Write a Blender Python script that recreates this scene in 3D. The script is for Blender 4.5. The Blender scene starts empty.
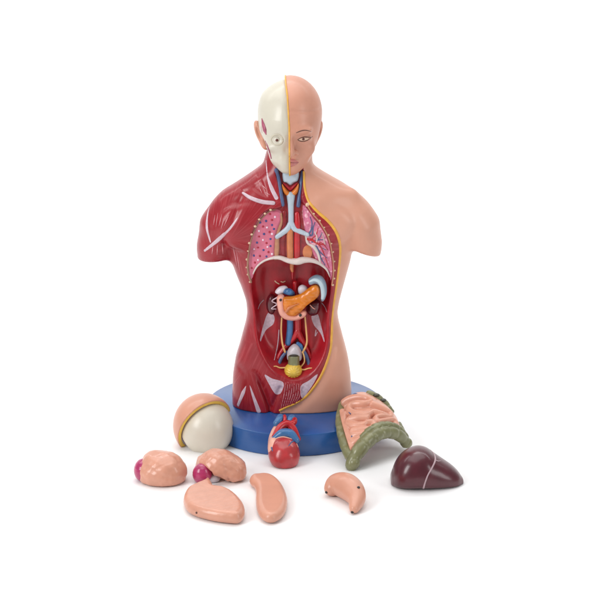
import bpy, math
import numpy as np

# ------------------------------------------------------------------ units
S = 0.00078                      # one design unit in metres (model is about 28 cm tall)
rng = np.random.default_rng(7)
CAM = np.array([0, -1900.0, 715.0]); AIM = np.array([0, 0, 132.5])
FW = (AIM-CAM)/np.linalg.norm(AIM-CAM); RT = np.array([1.0, 0, 0]); UP = np.cross(RT, FW); FOC = 1985.0

def ray(p):
    p = np.asarray(p, float).reshape(-1, 2)
    r = FW*FOC + RT*(p[:, :1]-300) + UP*(300-p[:, 1:2])
    return r/np.linalg.norm(r, axis=1, keepdims=True)
def W(p, Y):                     # measured outline -> point of the plane y = Y
    r = ray(p); t = (np.broadcast_to(np.asarray(Y, float), (len(r),))-CAM[1])/r[:, 1]
    return CAM+r*t[:, None]
def G(p, Z=0.0):                 # measured outline -> point of the plane z = Z
    r = ray(p); t = (np.broadcast_to(np.asarray(Z, float), (len(r),))-CAM[2])/r[:, 2]
    return CAM+r*t[:, None]

# ------------------------------------------------------------------ curves
def spline(P, n=8, closed=False):
    P = np.asarray(P, float)
    if closed: Q = np.vstack([P[-1:], P, P[:2]])
    else: Q = np.vstack([2*P[:1]-P[1:2], P, 2*P[-1:]-P[-2:-1]])
    out = []
    t = np.linspace(0, 1, n, endpoint=False)[:, None]
    for i in range(1, len(Q)-2):
        a, b, c, d = Q[i-1], Q[i], Q[i+1], Q[i+2]
        out.append(0.5*((2*b)+(c-a)*t+(2*a-5*b+4*c-d)*t*t+(3*b-a-3*c+d)*t**3))
    out = np.vstack(out)
    return out if closed else np.vstack([out, P[-1:]])

def seg_dist(X, Z, P, closed):
    d2 = np.full(X.shape, 1e9); ins = np.zeros(X.shape, bool)
    n = len(P)
    for i in range(n if closed else n-1):
        a = P[i]; b = P[(i+1) % n]; e = b-a
        wx = X-a[0]; wz = Z-a[1]
        t = np.clip((wx*e[0]+wz*e[1])/max(e@e, 1e-9), 0, 1)
        d2 = np.minimum(d2, (wx-e[0]*t)**2+(wz-e[1]*t)**2)
        if closed and abs(e[1]) > 1e-9:
            c = ((a[1] <= Z) & (b[1] > Z)) | ((b[1] <= Z) & (a[1] > Z))
            ins ^= c & (X < a[0]+(Z-a[1])/e[1]*e[0])
    d = np.sqrt(d2)
    return np.where(ins, -d, d) if closed else d

class Field2:                    # distance to a traced outline or line, sampled on a fine grid
    def __init__(s, P, closed=True, smooth=6, h=0.7, margin=26, sp=True):
        P = np.asarray(P, float)
        if sp: P = spline(P, smooth, closed)
        s.P = P; s.lo = P.min(0)-margin; hi = P.max(0)+margin; s.h = h
        s.n = np.ceil((hi-s.lo)/h).astype(int)+2
        X, Z = np.meshgrid(s.lo[0]+h*np.arange(s.n[0]), s.lo[1]+h*np.arange(s.n[1]), indexing='ij')
        s.D = seg_dist(X, Z, P, closed)
    def __call__(s, x, z):
        u = np.clip((x-s.lo[0])/s.h, 0, s.n[0]-1.001); v = np.clip((z-s.lo[1])/s.h, 0, s.n[1]-1.001)
        u, v = np.broadcast_arrays(u, v)
        i = u.astype(int); j = v.astype(int); a = u-i; b = v-j; D = s.D
        return D[i, j]*(1-a)*(1-b)+D[i+1, j]*a*(1-b)+D[i, j+1]*(1-a)*b+D[i+1, j+1]*a*b

# ------------------------------------------------------------------ implicit solids
def smin(a, b, k):
    h = np.clip(0.5+0.5*(b-a)/k, 0, 1); return b+(a-b)*h-k*h*(1-h)
def smax(a, b, k): return -smin(-a, -b, k)
def ell(x, y, z, c, r):
    u, v, w = (x-c[0])/r[0], (y-c[1])/r[1], (z-c[2])/r[2]
    k0 = np.sqrt(u*u+v*v+w*w); k1 = np.sqrt((u/r[0])**2+(v/r[1])**2+(w/r[2])**2)
    return k0*(k0-1)/np.maximum(k1, 1e-6)
def cone(x, y, z, a, b, ra, rb, sy=1.0):
    a = np.array(a, float); b = np.array(b, float); a[1] /= sy; b[1] /= sy; y = y/sy
    e = b-a
    t = np.clip(((x-a[0])*e[0]+(y-a[1])*e[1]+(z-a[2])*e[2])/(e@e), 0, 1)
    return np.sqrt((x-a[0]-e[0]*t)**2+(y-a[1]-e[1]*t)**2+(z-a[2]-e[2]*t)**2)-(ra+(rb-ra)*t)
def chain(x, y, z, P, R, k=4, sy=1.0):
    f = None
    for i in range(len(P)-1):
        g = cone(x, y, z, P[i], P[i+1], R[i], R[i+1], sy)
        f = g if f is None else smin(f, g, k)
    return f

def surfnet(f, lo, hi, h, newton=3):
    lo = np.asarray(lo, float); hi = np.asarray(hi, float)
    n = np.ceil((hi-lo)/h).astype(int)+1
    ax = [lo[i]+h*np.arange(n[i]) for i in range(3)]
    F = np.array(np.broadcast_to(f(ax[0][:, None, None], ax[1][None, :, None], ax[2][None, None, :]), n))
    F = np.where(np.abs(F) < 1e-6, 1e-6, F)
    I = F < 0
    c = np.zeros(n-1, np.int8)
    offs = [(i, j, k) for i in (0, 1) for j in (0, 1) for k in (0, 1)]
    sl = lambda i, j, k: (slice(i, n[0]-1+i), slice(j, n[1]-1+j), slice(k, n[2]-1+k))
    for o in offs: c += I[sl(*o)]
    A = np.argwhere((c > 0) & (c < 8))
    vals = {o: F[A[:, 0]+o[0], A[:, 1]+o[1], A[:, 2]+o[2]] for o in offs}
    acc = np.zeros((len(A), 3)); cnt = np.zeros(len(A))
    for o in offs:
        for d in range(3):
            if o[d] == 0:
                q = list(o); q[d] = 1; q = tuple(q)
                a, b = vals[o], vals[q]; m = (a < 0) != (b < 0)
                t = np.where(m, a/np.where(m, a-b, 1), 0)
                p = np.tile(np.array(o, float), (len(A), 1)); p[:, d] = t
                acc[m] += p[m]; cnt[m] += 1
    V = lo+h*(A+acc/cnt[:, None])
    vid = np.full(n-1, -1, np.int64); vid[A[:, 0], A[:, 1], A[:, 2]] = np.arange(len(A))
    T = []
    for d in range(3):
        u, v = (d+1) % 3, (d+2) % 3
        a = [slice(None)]*3; b = [slice(None)]*3
        a[d] = slice(0, n[d]-1); b[d] = slice(1, n[d])
        E = np.argwhere(I[tuple(a)] != I[tuple(b)])
        E = E[(E[:, u] > 0) & (E[:, v] > 0) & (E[:, u] < n[u]-1) & (E[:, v] < n[v]-1)]
        st = I[E[:, 0], E[:, 1], E[:, 2]]
        def g(du, dv):
            C = E.copy(); C[:, u] -= du; C[:, v] -= dv
            return vid[C[:, 0], C[:, 1], C[:, 2]]
        q = np.stack([g(1, 1), g(0, 1), g(0, 0), g(1, 0)], 1)
        q = np.where(st[:, None], q, q[:, ::-1])
        T += [q[:, [0, 1, 2]], q[:, [0, 2, 3]]]
    T = np.vstack(T); T = T[(T >= 0).all(1)]
    for _ in range(newton):
        g = grad(f, V, 0.3*h); fv = f(V[:, 0], V[:, 1], V[:, 2])
        s = np.clip(fv/np.maximum((g*g).sum(1), 0.05), -0.4*h, 0.4*h)
        V = V-0.8*s[:, None]*g
    return V, T
def grad(f, V, e):
    x, y, z = V[:, 0], V[:, 1], V[:, 2]
    return np.stack([f(x+e, y, z)-f(x-e, y, z), f(x, y+e, z)-f(x, y-e, z), f(x, y, z+e)-f(x, y, z-e)], 1)/(2*e)
def normals(f, V, e=0.8):
    g = grad(f, V, e); return g/np.maximum(np.linalg.norm(g, axis=1, keepdims=True), 1e-6)
def hit(P, f):                   # where the sight line of a measured outline point meets a solid
    r = ray(P); t = (-330-CAM[1])/r[:, 1]
    for _ in range(260):
        q = CAM+r*t[:, None]
        t = t+np.clip(0.6*f(q[:, 0], q[:, 1], q[:, 2]), -3, 4)
    return CAM+r*t[:, None]

def clip(V, T, s):               # keeps the part of the mesh where s < 0, cutting triangles along s = 0
    s = np.where(np.abs(s) < 1e-5, 1e-5, s)
    ins = s < 0; c = ins[T].sum(1)
    out = [T[c == 3]]; extra = []; keyl = []; base = len(V); pend = []
    for cc in (1, 2):
        t = T[c == cc]
        if not len(t): continue
        m = ins[t] if cc == 1 else ~ins[t]
        r = m.argmax(1); k = np.arange(len(t))
        a, b, d = t[k, r], t[k, (r+1) % 3], t[k, (r+2) % 3]
        pend.append((cc, a, b, d))
    if pend:
        E = np.vstack([np.sort(np.stack([a, q], 1), 1) for cc, a, b, d in pend for q in (b, d)])
        key = E[:, 0]*len(V)+E[:, 1]
        uk, first, inv = np.unique(key, return_index=True, return_inverse=True)
        e = E[first]; t = (s[e[:, 0]]/(s[e[:, 0]]-s[e[:, 1]]))[:, None]
        N = V[e[:, 0]]*(1-t)+V[e[:, 1]]*t
        ids = base+inv; o = 0
        for cc, a, b, d in pend:
            m = len(a); ab = ids[o:o+m]; ad = ids[o+m:o+2*m]; o += 2*m
            if cc == 1: out.append(np.stack([a, ab, ad], 1))
            else: out += [np.stack([ab, b, d], 1), np.stack([ab, d, ad], 1)]
        V = np.vstack([V, N])
    T = np.vstack(out)
    u, inv = np.unique(T, return_inverse=True)
    return V[u], inv.reshape(T.shape)

# ------------------------------------------------------------------ swept shapes
def resample(P, n):
    d = np.r_[0, np.cumsum(np.linalg.norm(np.diff(P, axis=0), axis=1))]
    t = np.linspace(0, d[-1], n)
    return np.stack([np.interp(t, d, P[:, i]) for i in range(P.shape[1])], 1)
def tube(P, R, N=None, flat=1.0, seg=12, caps=True):
    P = np.asarray(P, float); n = len(P)
    R = np.interp(np.linspace(0, 1, n), np.linspace(0, 1, len(np.atleast_1d(R))), np.atleast_1d(R)) if np.ndim(R) else np.full(n, float(R))
    T = np.gradient(P, axis=0); T /= np.maximum(np.linalg.norm(T, axis=1, keepdims=True), 1e-9)
    if N is None:
        N = np.zeros_like(P); u = np.cross(T[0], [0.3, 0.5, 0.81]); u /= np.linalg.norm(u)
        for i in range(n):
            u = u-T[i]*(u@T[i]); u /= np.linalg.norm(u); N[i] = u
    else:
        N = N-T*(N*T).sum(1, keepdims=True); N /= np.maximum(np.linalg.norm(N, axis=1, keepdims=True), 1e-9)
    B = np.cross(T, N)
    if caps:                     # rounded ends
        ca = [(0.92, 0.38), (0.71, 0.71), (0.38, 0.92)]
        pre = [(P[0]-T[0]*R[0]*a, R[0]*b, N[0], B[0]) for a, b in ca]
        post = [(P[-1]+T[-1]*R[-1]*a, R[-1]*b, N[-1], B[-1]) for a, b in ca[::-1]]
        P = np.vstack([[q[0] for q in pre], P, [q[0] for q in post]])
        R = np.r_[[q[1] for q in pre], R, [q[1] for q in post]]
        N = np.vstack([[q[2] for q in pre], N, [q[2] for q in post]]); B = np.vstack([[q[3] for q in pre], B, [q[3] for q in post]])
        n = len(P)
    th = np.linspace(0, 2*np.pi, seg, endpoint=False)
    V = (P[:, None]+R[:, None, None]*(np.cos(th)[None, :, None]*N[:, None]*flat+np.sin(th)[None, :, None]*B[:, None])).reshape(-1, 3)
    i = np.arange(n-1)[:, None]*seg; j = np.arange(seg)[None]; j2 = (j+1) % seg
    q = np.stack([i+j, i+j2, i+seg+j2, i+seg+j], -1).reshape(-1, 4)
    T3 = np.vstack([q[:, :3], q[:, [0, 2, 3]]])
    V = np.vstack([V, P[:1], P[-1:]]); a = len(V)-2; k = np.arange(seg)
    T3 = np.vstack([T3, np.stack([np.full(seg, a), (k+1) % seg, k], 1), np.stack([np.full(seg, a+1), (n-1)*seg+k, (n-1)*seg+(k+1) % seg], 1)])
    return V, T3
def join(*ms):
    V = []; T = []; o = 0
    for v, t in ms: V.append(v); T.append(t+o); o += len(v)
    return np.vstack(V), np.vstack(T)
def ball(c, r, n=14):            # ellipsoid
    th = np.linspace(0, np.pi, n+1); P = np.stack([0*th, 0*th, -np.cos(th)], 1)
    V, T = tube(P[1:-1], np.sin(th)[1:-1], np.tile([1.0, 0, 0], (n-1, 1)), seg=2*n, caps=False)
    V[-2] = (0, 0, -1); V[-1] = (0, 0, 1)
    return V*np.asarray(r, float)+np.asarray(c, float), T

# ------------------------------------------------------------------ materials
MAT = {}
def material(name, col, rough=0.38, var=0.12, scale=140, bump=0.10, bscale=260, coat=0.25, fib=None, speck=None, spec=0.5):
    m = bpy.data.materials.new(name); m.use_nodes = True
    nt = m.node_tree; N = nt.nodes; L = nt.links
    b = N['Principled BSDF']; b.inputs['Roughness'].default_value = rough
    b.inputs['Coat Weight'].default_value = coat; b.inputs['Coat Roughness'].default_value = 0.16
    b.inputs['Specular IOR Level'].default_value = spec
    tc = N.new('ShaderNodeTexCoord')
    def noise(sc, det, vec):
        n = N.new('ShaderNodeTexNoise'); n.inputs['Scale'].default_value = sc; n.inputs['Detail'].default_value = det
        L.new(vec, n.inputs['Vector']); return n
    def mix(f, a, c):
        x = N.new('ShaderNodeMix'); x.data_type = 'RGBA'
        for s, v in ((6, a), (7, c)):
            if isinstance(v, tuple): x.inputs[s].default_value = v
            else: L.new(v, x.inputs[s])
        L.new(f, x.inputs[0]); return x.outputs[2]
    def ramp(f, a, c):
        r = N.new('ShaderNodeMapRange'); r.inputs['From Min'].default_value = a; r.inputs['From Max'].default_value = c
        L.new(f, r.inputs['Value']); return r.outputs['Result']
    c = np.array(col)
    lo = tuple(np.clip(c*(1-var), 0, 1))+(1,); hi = tuple(np.clip(c*(1+var), 0, 1))+(1,)
    n1 = noise(scale, 4, tc.outputs['Object'])
    colr = mix(ramp(n1.outputs['Fac'], 0.3, 0.7), lo, hi)
    hgt = noise(bscale, 3, tc.outputs['Object']).outputs['Fac']; bs = bump
    if fib:                       # fibres running along each muscle
        at = N.new('ShaderNodeAttribute'); at.attribute_name = 'fib'
        f1 = noise(1.0, 3, at.outputs['Vector'])
        colr = mix(ramp(f1.outputs['Fac'], 0.5, 0.95), colr, tuple(fib)+(1,))
        hgt = f1.outputs['Fac']; bs = 0.06
    if speck:
        n2 = noise(speck[1], 2, tc.outputs['Object'])
        colr = mix(ramp(n2.outputs['Fac'], speck[2], speck[2]+0.08), colr, tuple(speck[0])+(1,))
    L.new(colr, b.inputs['Base Color'])
    rr = N.new('ShaderNodeMapRange'); rr.inputs['To Min'].default_value = rough*0.9; rr.inputs['To Max'].default_value = rough*1.12
    L.new(noise(90, 3, tc.outputs['Object']).outputs['Fac'], rr.inputs['Value']); L.new(rr.outputs['Result'], b.inputs['Roughness'])
    bp = N.new('ShaderNodeBump'); bp.inputs['Strength'].default_value = bs; bp.inputs['Distance'].default_value = 0.0006
    L.new(hgt, bp.inputs['Height']); L.new(bp.outputs['Normal'], b.inputs['Normal'])
    MAT[name] = m; return m

def lin(r, g, b): return tuple(((v/255)/12.92 if v/255 < 0.04045 else ((v/255+0.055)/1.055)**2.4) for v in (r, g, b))
material('skin', lin(211, 153, 129), 0.40, 0.06, 34, 0.05, 500, 0.1)
material('face_skin', lin(206, 146, 123), 0.42, 0.06, 80, 0.05, 500, 0.1)
material('bone', lin(206, 200, 184), 0.36, 0.04, 80, 0.06, 300, 0.15)
material('cap_bone', lin(210, 203, 188), 0.36, 0.03, 80, 0.06, 300, 0.15)
material('muscle', lin(150, 27, 38), 0.32, 0.08, 70, 0.1, 300, 0.2, fib=lin(186, 80, 86), spec=0.4)
material('deep_muscle', lin(166, 26, 38), 0.34, 0.16, 110, 0.12, 260, 0.15, spec=0.35)
material('mediastinum', lin(136, 22, 32), 0.34, 0.25, 220, 0.3, 300, 0.3)
material('fat', lin(226, 168, 62), 0.4, 0.12, 180, 0.2, 260, 0.2)
material('tendon', lin(204, 180, 190), 0.4, 0.12, 320, 0.3, 320, 0.2)
material('pale_fibre', lin(212, 140, 146), 0.4, 0.1)
material('fascia', lin(204, 182, 194), 0.42, 0.16, 520, 0.35, 520, 0.15)
material('lung_pink', lin(206, 106, 130), 0.4, 0.10, 160, 0.2, 300, 0.25)
material('lung_mauve', lin(204, 112, 142), 0.4, 0.16, 240, 0.3, 300, 0.25, speck=(lin(232, 172, 186), 260, 0.54))
material('dot_blue', lin(54, 64, 130), 0.4, 0.1); material('dot_red', lin(164, 22, 48), 0.4, 0.1); material('dot_white', lin(232, 206, 220), 0.4, 0.05)
material('lung_edge', lin(186, 130, 98), 0.42, 0.15, 240)
material('rib', lin(216, 184, 154), 0.42, 0.1, 260, 0.2)
material('rib_line', lin(150, 106, 84), 0.45, 0.15, 240)
material('cartilage', lin(178, 192, 204), 0.36, 0.06, 200, 0.2, 300, 0.25)
material('diaphragm', lin(214, 200, 194), 0.38, 0.08, 200, 0.2)
material('thyroid', lin(214, 118, 36), 0.36, 0.14, 260, 0.3)
material('vein_slate', lin(76, 92, 134), 0.4, 0.1)
material('vein_blue', lin(58, 108, 160), 0.34, 0.15, 220)
material('artery', lin(186, 22, 34), 0.32, 0.14, 200, 0.2, 300, 0.35)
material('oesophagus', lin(204, 122, 76), 0.4, 0.12, 260, 0.3)
material('pancreas', lin(216, 122, 26), 0.28, 0.14, 160, 0.25, 200, 0.4)
material('duodenum', lin(232, 164, 146), 0.36, 0.07, 200, 0.15)
material('spleen', lin(136, 160, 178), 0.36, 0.14, 180, 0.2)
material('spleen_band', lin(186, 206, 216), 0.36, 0.06, 180, 0.2)
material('kidney', lin(84, 16, 26), 0.28, 0.3, 200, 0.2, 240, 0.4)
material('adrenal', lin(222, 214, 222), 0.38, 0.08, 200, 0.2)
material('ureter', lin(228, 178, 112), 0.38, 0.08)
material('rectum', lin(200, 192, 198), 0.4, 0.12, 240, 0.2)
material('olive', lin(122, 122, 84), 0.38, 0.14, 120, 0.15, 260, 0.3, speck=(lin(140, 140, 104), 150, 0.6))
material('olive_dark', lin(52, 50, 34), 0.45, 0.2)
material('bladder', lin(224, 188, 72), 0.32, 0.12, 240, 0.2, 300, 0.4)
material('blue_plastic', lin(24, 82, 148), 0.3, 0.06, 40, 0.05, 700, 0.35)
material('ink', lin(92, 58, 46), 0.5, 0.1); material('eye_white', lin(206, 176, 154), 0.3, 0.06); material('iris', lin(84, 36, 24), 0.25, 0.2)
material('lip', lin(186, 114, 108), 0.4, 0.1)
material('lip_line', lin(140, 72, 72), 0.45, 0.1); material('temple', lin(160, 72, 98), 0.4, 0.2, 240, 0.3)
material('skull_shade', lin(196, 188, 168), 0.42, 0.1)
material('flesh', lin(208, 148, 124), 0.34, 0.06, 120, 0.4, 300, 0.3)
material('cap_fat', lin(238, 196, 78), 0.4, 0.06)
material('flesh_smooth', lin(208, 148, 124), 0.38, 0.05, 60, 0.08, 420, 0.2)
material('bowel', lin(218, 156, 132), 0.36, 0.07, 140, 0.15, 330, 0.3)
material('cerebellum', lin(172, 44, 96), 0.28, 0.16, 180, 0.2, 240, 0.4)
material('liver', lin(80, 20, 33), 0.3, 0.16, 130, 0.12, 300, 0.35)
material('ligament', lin(178, 150, 156), 0.42, 0.1)
material('heart_red', lin(172, 46, 50), 0.3, 0.22, 130, 0.15, 260, 0.4)
material('heart_fat', lin(226, 168, 148), 0.36, 0.1, 200, 0.2)
material('cut_edge', lin(96, 62, 50), 0.5, 0.2); material('magnet', lin(40, 34, 32), 0.35, 0.1)
material('white_floor', (0.9, 0.9, 0.9), 0.5, 0.0, 20, 0.0, 20, 0.0, spec=0.25)

# ------------------------------------------------------------------ objects
ORG = {}
def link(o): bpy.context.scene.collection.objects.link(o); return o
def thing(name, label, cat, loc, group=None):
    o = link(bpy.data.objects.new(name, None)); o.empty_display_size = 0.01
    o.location = np.array(loc)*S; ORG[o.name] = np.array(loc, float)
    o['label'] = label; o['category'] = cat
    if group: o['group'] = group
    return o
def part(name, mesh, mats, parent=None, fm=None, label=None, attr=None, loc=None):
    V, T = mesh
    org = ORG[parent.name] if parent else np.array(loc if loc is not None else (0, 0, 0), float)
    me = bpy.data.meshes.new(name)
    me.from_pydata(((V[:, :3]-org)*S).tolist(), [], T.tolist())
    for m in ([mats] if isinstance(mats, str) else mats): me.materials.append(MAT[m])
    if fm is not None: me.polygons.foreach_set('material_index', np.asarray(fm, np.int32))
    me.polygons.foreach_set('use_smooth', np.ones(len(T), bool))
    if attr is not None:
        a = me.attributes.new('fib', 'FLOAT_VECTOR', 'POINT'); a.data.foreach_set('vector', attr.astype(np.float32).ravel())
    me.update()
    o = link(bpy.data.objects.new(name, me)); ORG[o.name] = org
    if parent: o.parent = parent
    else: o.location = org*S
    if label: o['label'] = label
    return o
def multi(*ms):                  # several meshes of different materials in one part
    V, T = join(*[m for m, _ in ms]); names = []; fm = []
    for (v, t), n in ms:
        if n not in names: names.append(n)
        fm += [names.index(n)]*len(t)
    return (V, T), names, fm
exec_order = []

# ================================================================== THE TORSO
ZB = 23.0                        # top of the blue base
tor = thing('anatomical_torso', 'human torso model with half skull head and open organ filled belly on round blue base', 'anatomical model', (-5, 0, 0))

# trunk: sections measured row by row (row, left, right, front depth, back depth, middle)
rows = np.array([
 (140, 268, 311, 21, 22, 6), (150, 267, 312, 21, 23, 5), (160, 264, 312.5, 21, 24, 4), (165, 263, 312.5, 22, 25, 3), (170, 256, 318.5, 23, 26, 2),
 (177, 245.5, 331, 24, 26, 2), (184, 234.5, 344, 26, 27, 1), (191, 222.5, 355, 29, 28, 1), (200, 218, 360, 32, 29, 0), (212, 221, 358, 34, 30, 0),
 (225, 226, 355, 35, 30, 0), (240, 229, 353, 35, 30, 0), (257, 230.5, 351, 34, 29, 0), (270, 235, 347.5, 33, 28, 0), (286, 241.5, 343, 31, 27, 0),
 (299, 246, 339.6, 30, 26, 0), (311, 247.3, 337.4, 29, 26, 0), (320, 246, 338.6, 29, 26, 0), (331, 243, 341.5, 30, 27, 0), (344, 239.5, 345, 31, 28, 0),
 (356, 235.7, 348, 32, 30, 0), (373, 233, 350.5, 33, 31, 0), (393, 232.3, 351.5, 33, 31, 0), (412, 232.5, 351, 32, 31, 0), (430, 233, 351, 32, 31, 0)], float)
zr = W(rows[:, [1, 0]], 0)[:, 2]; xl = W(rows[:, [1, 0]], 0)[:, 0]; xr = W(rows[:, [2, 0]], 0)[:, 0]
zg = np.arange(zr.min()-6, zr.max()+6, 0.5); o_ = np.argsort(zr)
def smooth_tab(v, sg=5.0):
    t = np.interp(zg, zr[o_], v[o_]); k = np.exp(-0.5*(np.arange(-24, 25)*0.5/(sg*0.5))**2); k /= k.sum()
    return np.convolve(np.pad(t, 24, mode='edge'), k, 'valid')
TX = smooth_tab((xl+xr)/2); TW = smooth_tab((xr-xl)/2); TF = smooth_tab(rows[:, 3], 8); TB = smooth_tab(rows[:, 4], 8); TM = smooth_tab(rows[:, 5], 8)

def arm(x, y, z, P, R, cp, nx):
    Q = [(q[0], -1.0-0.4*k, q[2]) for k, q in enumerate(W(P, 0))]
    f = chain(x, y, z, Q, R, 9, 1.2)
    c = W([cp], 0)[0]
    return smax(f, (c[2]-z)*0.98+(x-c[0])*nx, 3.5)
armL = lambda x, y, z: arm(x, y, z, [(228.5, 216.5), (221.5, 226), (216.5, 246), (214, 258)], [21.3, 19.6, 17.4, 15.5], (214, 257), 0.08)
armR = lambda x, y, z: arm(x, y, z, [(351.5, 216.5), (358, 226), (363, 243), (365, 255)], [21.3, 19.8, 16.6, 14.5], (366, 250), -0.36)
def trunk(x, y, z):
    hw = np.interp(z, zg, TW); cx = np.interp(z, zg, TX); ym = np.interp(z, zg, TM)
    fd = np.interp(z, zg, TF)+ym; bd = np.interp(z, zg, TB)-ym
    u = (x-cx); v = y-ym; d = np.where(v < 0, fd, bd)
    n = 2.5
    r = ((np.abs(u)/hw)**n+(np.abs(v)/d)**n+1e-9)**(1/n)
    return np.sqrt(u*u+v*v+1e-6)*(1-1/np.maximum(r, 0.05))
zc = lambda py, Y=-30: W([(290, py)], Y)[0][2]
xw = lambda px, Y=-30: W([(px, 250)], Y)[0][0]
def XZ(P, Y=-31): return W(P, Y)[:, [0, 2]]

GRV = [(Field2(XZ([(243, 196), (238, 208), (232, 222), (226, 236), (224, 246)]), False), 1.6, 3.2),
       (Field2(XZ([(255, 372), (261, 386), (268, 404), (270, 414)]), False), 6.0, 2.8),
       (Field2(XZ([(333, 350), (326, 372), (315, 390), (303, 402), (292, 409)]), False), 1.6, 4.5),
       (Field2(XZ([(262, 170), (257, 180), (252, 190), (246, 195)]), False), 1.2, 3.0),
       (Field2(XZ([(280, 388), (276, 398), (272, 408)]), False), 2.6, 2.4),
       (Field2(XZ([(240, 372), (247, 380), (246, 392), (249, 408)]), False), 0.6, 3.0),
       (Field2(XZ([(238, 292), (243, 318), (241, 340)]), False), 0.6, 3.0)]
HOL = Field2(XZ([(262, 182), (268, 198), (258, 196), (252, 190)]), True)
RECT = Field2(XZ([(284, 383), (292, 381), (303.5, 384), (302, 390), (303, 398), (296, 404), (287, 408), (279, 411), (281, 398)]))
def body(x, y, z):
    f = trunk(x, y, z)
    f = smin(f, armL(x, y, z), 11); f = smin(f, armR(x, y, z), 11)
    f = smin(f, ell(x, y, z, (xw(322), -27, zc(226)), (27, 9, 20)), 9)       # chest of the skin half
    f = smin(f, ell(x, y, z, (xw(244), -27, zc(228)), (24, 9, 22)), 9)       # chest muscle
    p, q = W([(318, 203), (350, 194)], [-25.0, -8.0]); f = smin(f, cone(x, y, z, p, q, 3.0, 3.0), 14)      # collar bone under the skin
    front = np.clip((-y-2)/10, 0, 1)
    for i_, (g, dep, wd) in enumerate(GRV): f = f+dep*front*np.exp(-(g(x, z)/wd)**2)*(np.clip((zc(370)-z)/16, 0, 1) if i_ == 1 else 1)
    f = f+1.8*front*np.clip(-HOL(x, z)/3, 0, 1)
    m = np.clip(-RECT(x, z)/1.5, 0, 1)*front
    f = f-m*(1.2+0.55*np.sin((x-xw(292)+0.28*(z-zc(385)))*2.1))
    return smax(f, ZB+0.1-z, 1.2)

def front_xz(P): return hit(P, body)[:, [0, 2]]
# recesses
abd_px = [(253.5, 280), (252.5, 292), (253.5, 310), (254.5, 328), (258, 345), (264, 358), (272, 369), (282, 376), (292.5, 379), (304, 377), (315, 369.5), (323, 357.5), (327.5, 343),
          (328.5, 325), (329, 305), (330, 290), (329.5, 281), (327, 272), (320, 266.5), (310, 264.5), (298, 266.5), (290, 266), (281, 261.5), (271, 261.5), (262, 266), (256, 272)]
abd = Field2(front_xz(abd_px))
chest_px = [(276, 170), (279, 190), (281, 205), (277, 208), (268, 209.5), (260, 216.5), (253.5, 228), (250, 242), (248.5, 256), (249, 270), (251, 281),
            (256, 273), (270, 263), (290, 268), (312, 267), (326, 274), (331, 283), (332.5, 270), (331, 254), (328, 240), (322.5, 229), (314, 218), (307.5, 208), (302.5, 200), (303, 185), (304, 171), (290, 160)]
chest = Field2(front_xz(chest_px))
lungL_px = [(275, 210.5), (281, 213), (281.5, 221), (278, 230), (276, 238), (275, 248), (274, 260), (266, 262.5), (258, 268.5), (251, 280), (249.3, 270), (249, 256), (250.5, 242), (254, 228.5), (260.5, 217), (267, 211.5)]
lungR_px = [(303.5, 206), (307, 209.5), (313.5, 218.5), (322, 229.5), (327.5, 240.5), (330.5, 254), (332, 270), (330.5, 281.5), (327, 273), (320, 267), (315, 259), (310.5, 248), (306.5, 238), (304, 226), (302.8, 214)]
lungL = Field2(front_xz(lungL_px)); lungR = Field2(front_xz(lungR_px))
body_memo = {}
def cutbody(x, y, z):
    f = body(x, y, z)
    dp = chest(x, z); dep = np.clip(-dp/2.5, 0, 1)*6.0
    dep = dep-2.6*np.clip(-lungL(x, z)/2.2, 0, 1)-2.6*np.clip(-lungR(x, z)/2.2, 0, 1)
    R = np.maximum(dp, -(f+dep)); R = np.maximum(R, y+4)
    f = smax(f, -R, 1.0)
    da = abd(x, z)
    yc = -6.0+2.5*np.cos((x-xw(292))*0.16)-8.0*np.clip((zc(360)-z)/18, 0, 1)   # back wall with the two loin muscles in relief
    sl = np.interp(z, [zc(382), zc(355), zc(320), zc(285)], [0.75, 0.4, 0.22, 0.0])
    R2 = smax(da+sl*np.clip(y+31, 0, 40)-1.0, y-yc, 10.0)
    return smax(f, -R2, 3.0)

LO = (-112, -52, ZB-3); HI = (92, 44, 300)
V, T = surfnet(cutbody, LO, HI, 1.15)
top = W([(290, 147)], 4)[0][2]
V, T = clip(V, T, V[:, 2]-top)

seam_px = [(303.6, 150), (303.8, 172), (304.8, 188), (308, 200), (313, 207), (320, 214), (327, 220), (333, 227), (337.5, 235), (340, 245), (340, 258), (338, 275), (336, 290), (333.8, 305), (332.3, 320),
           (331.8, 334), (330.8, 348), (327, 362), (321, 376), (314, 387), (306, 396.5), (296, 403.5), (286.5, 407.5), (280, 410.5)]
sp = spline(seam_px, 6)
seam3 = hit(sp, body)
sx = np.vstack([[(seam3[0, 0]-0.3, 400)], seam3[:, [0, 2]], [(seam3[-1, 0]-1, -20), (260, -20), (260, 400)]])
skinF = Field2(sx, True, sp=False, margin=30)
def piece(Vt, s): return clip(Vt[0], Vt[1], s)
rest = (V, T)
def take(fun):
    global rest
    s = fun(rest[0][:, 0], rest[0][:, 1], rest[0][:, 2])
    got = clip(rest[0], rest[1], s); rest = clip(rest[0], rest[1], -s)
    return got
skin = take(lambda x, y, z: skinF(x, z))
part('skin', skin, 'skin', tor, label='smooth peach skin of the uncut half of the body')
pubL = Field2(front_xz([(264.5, 374.5), (272, 378.5), (283.3, 382.5), (281.5, 392), (277, 394.5), (273, 391), (269, 384)]))
pubR = Field2(front_xz([(300.7, 386), (309, 380.5), (317.5, 374), (315, 381), (310, 389), (303, 398), (300.7, 394)]))
fasL = Field2(W([(268, 313), (274, 315.5), (273.5, 323.5), (266, 330), (259.5, 340), (262.5, 328)], -8)[:, [0, 2]])
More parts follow.
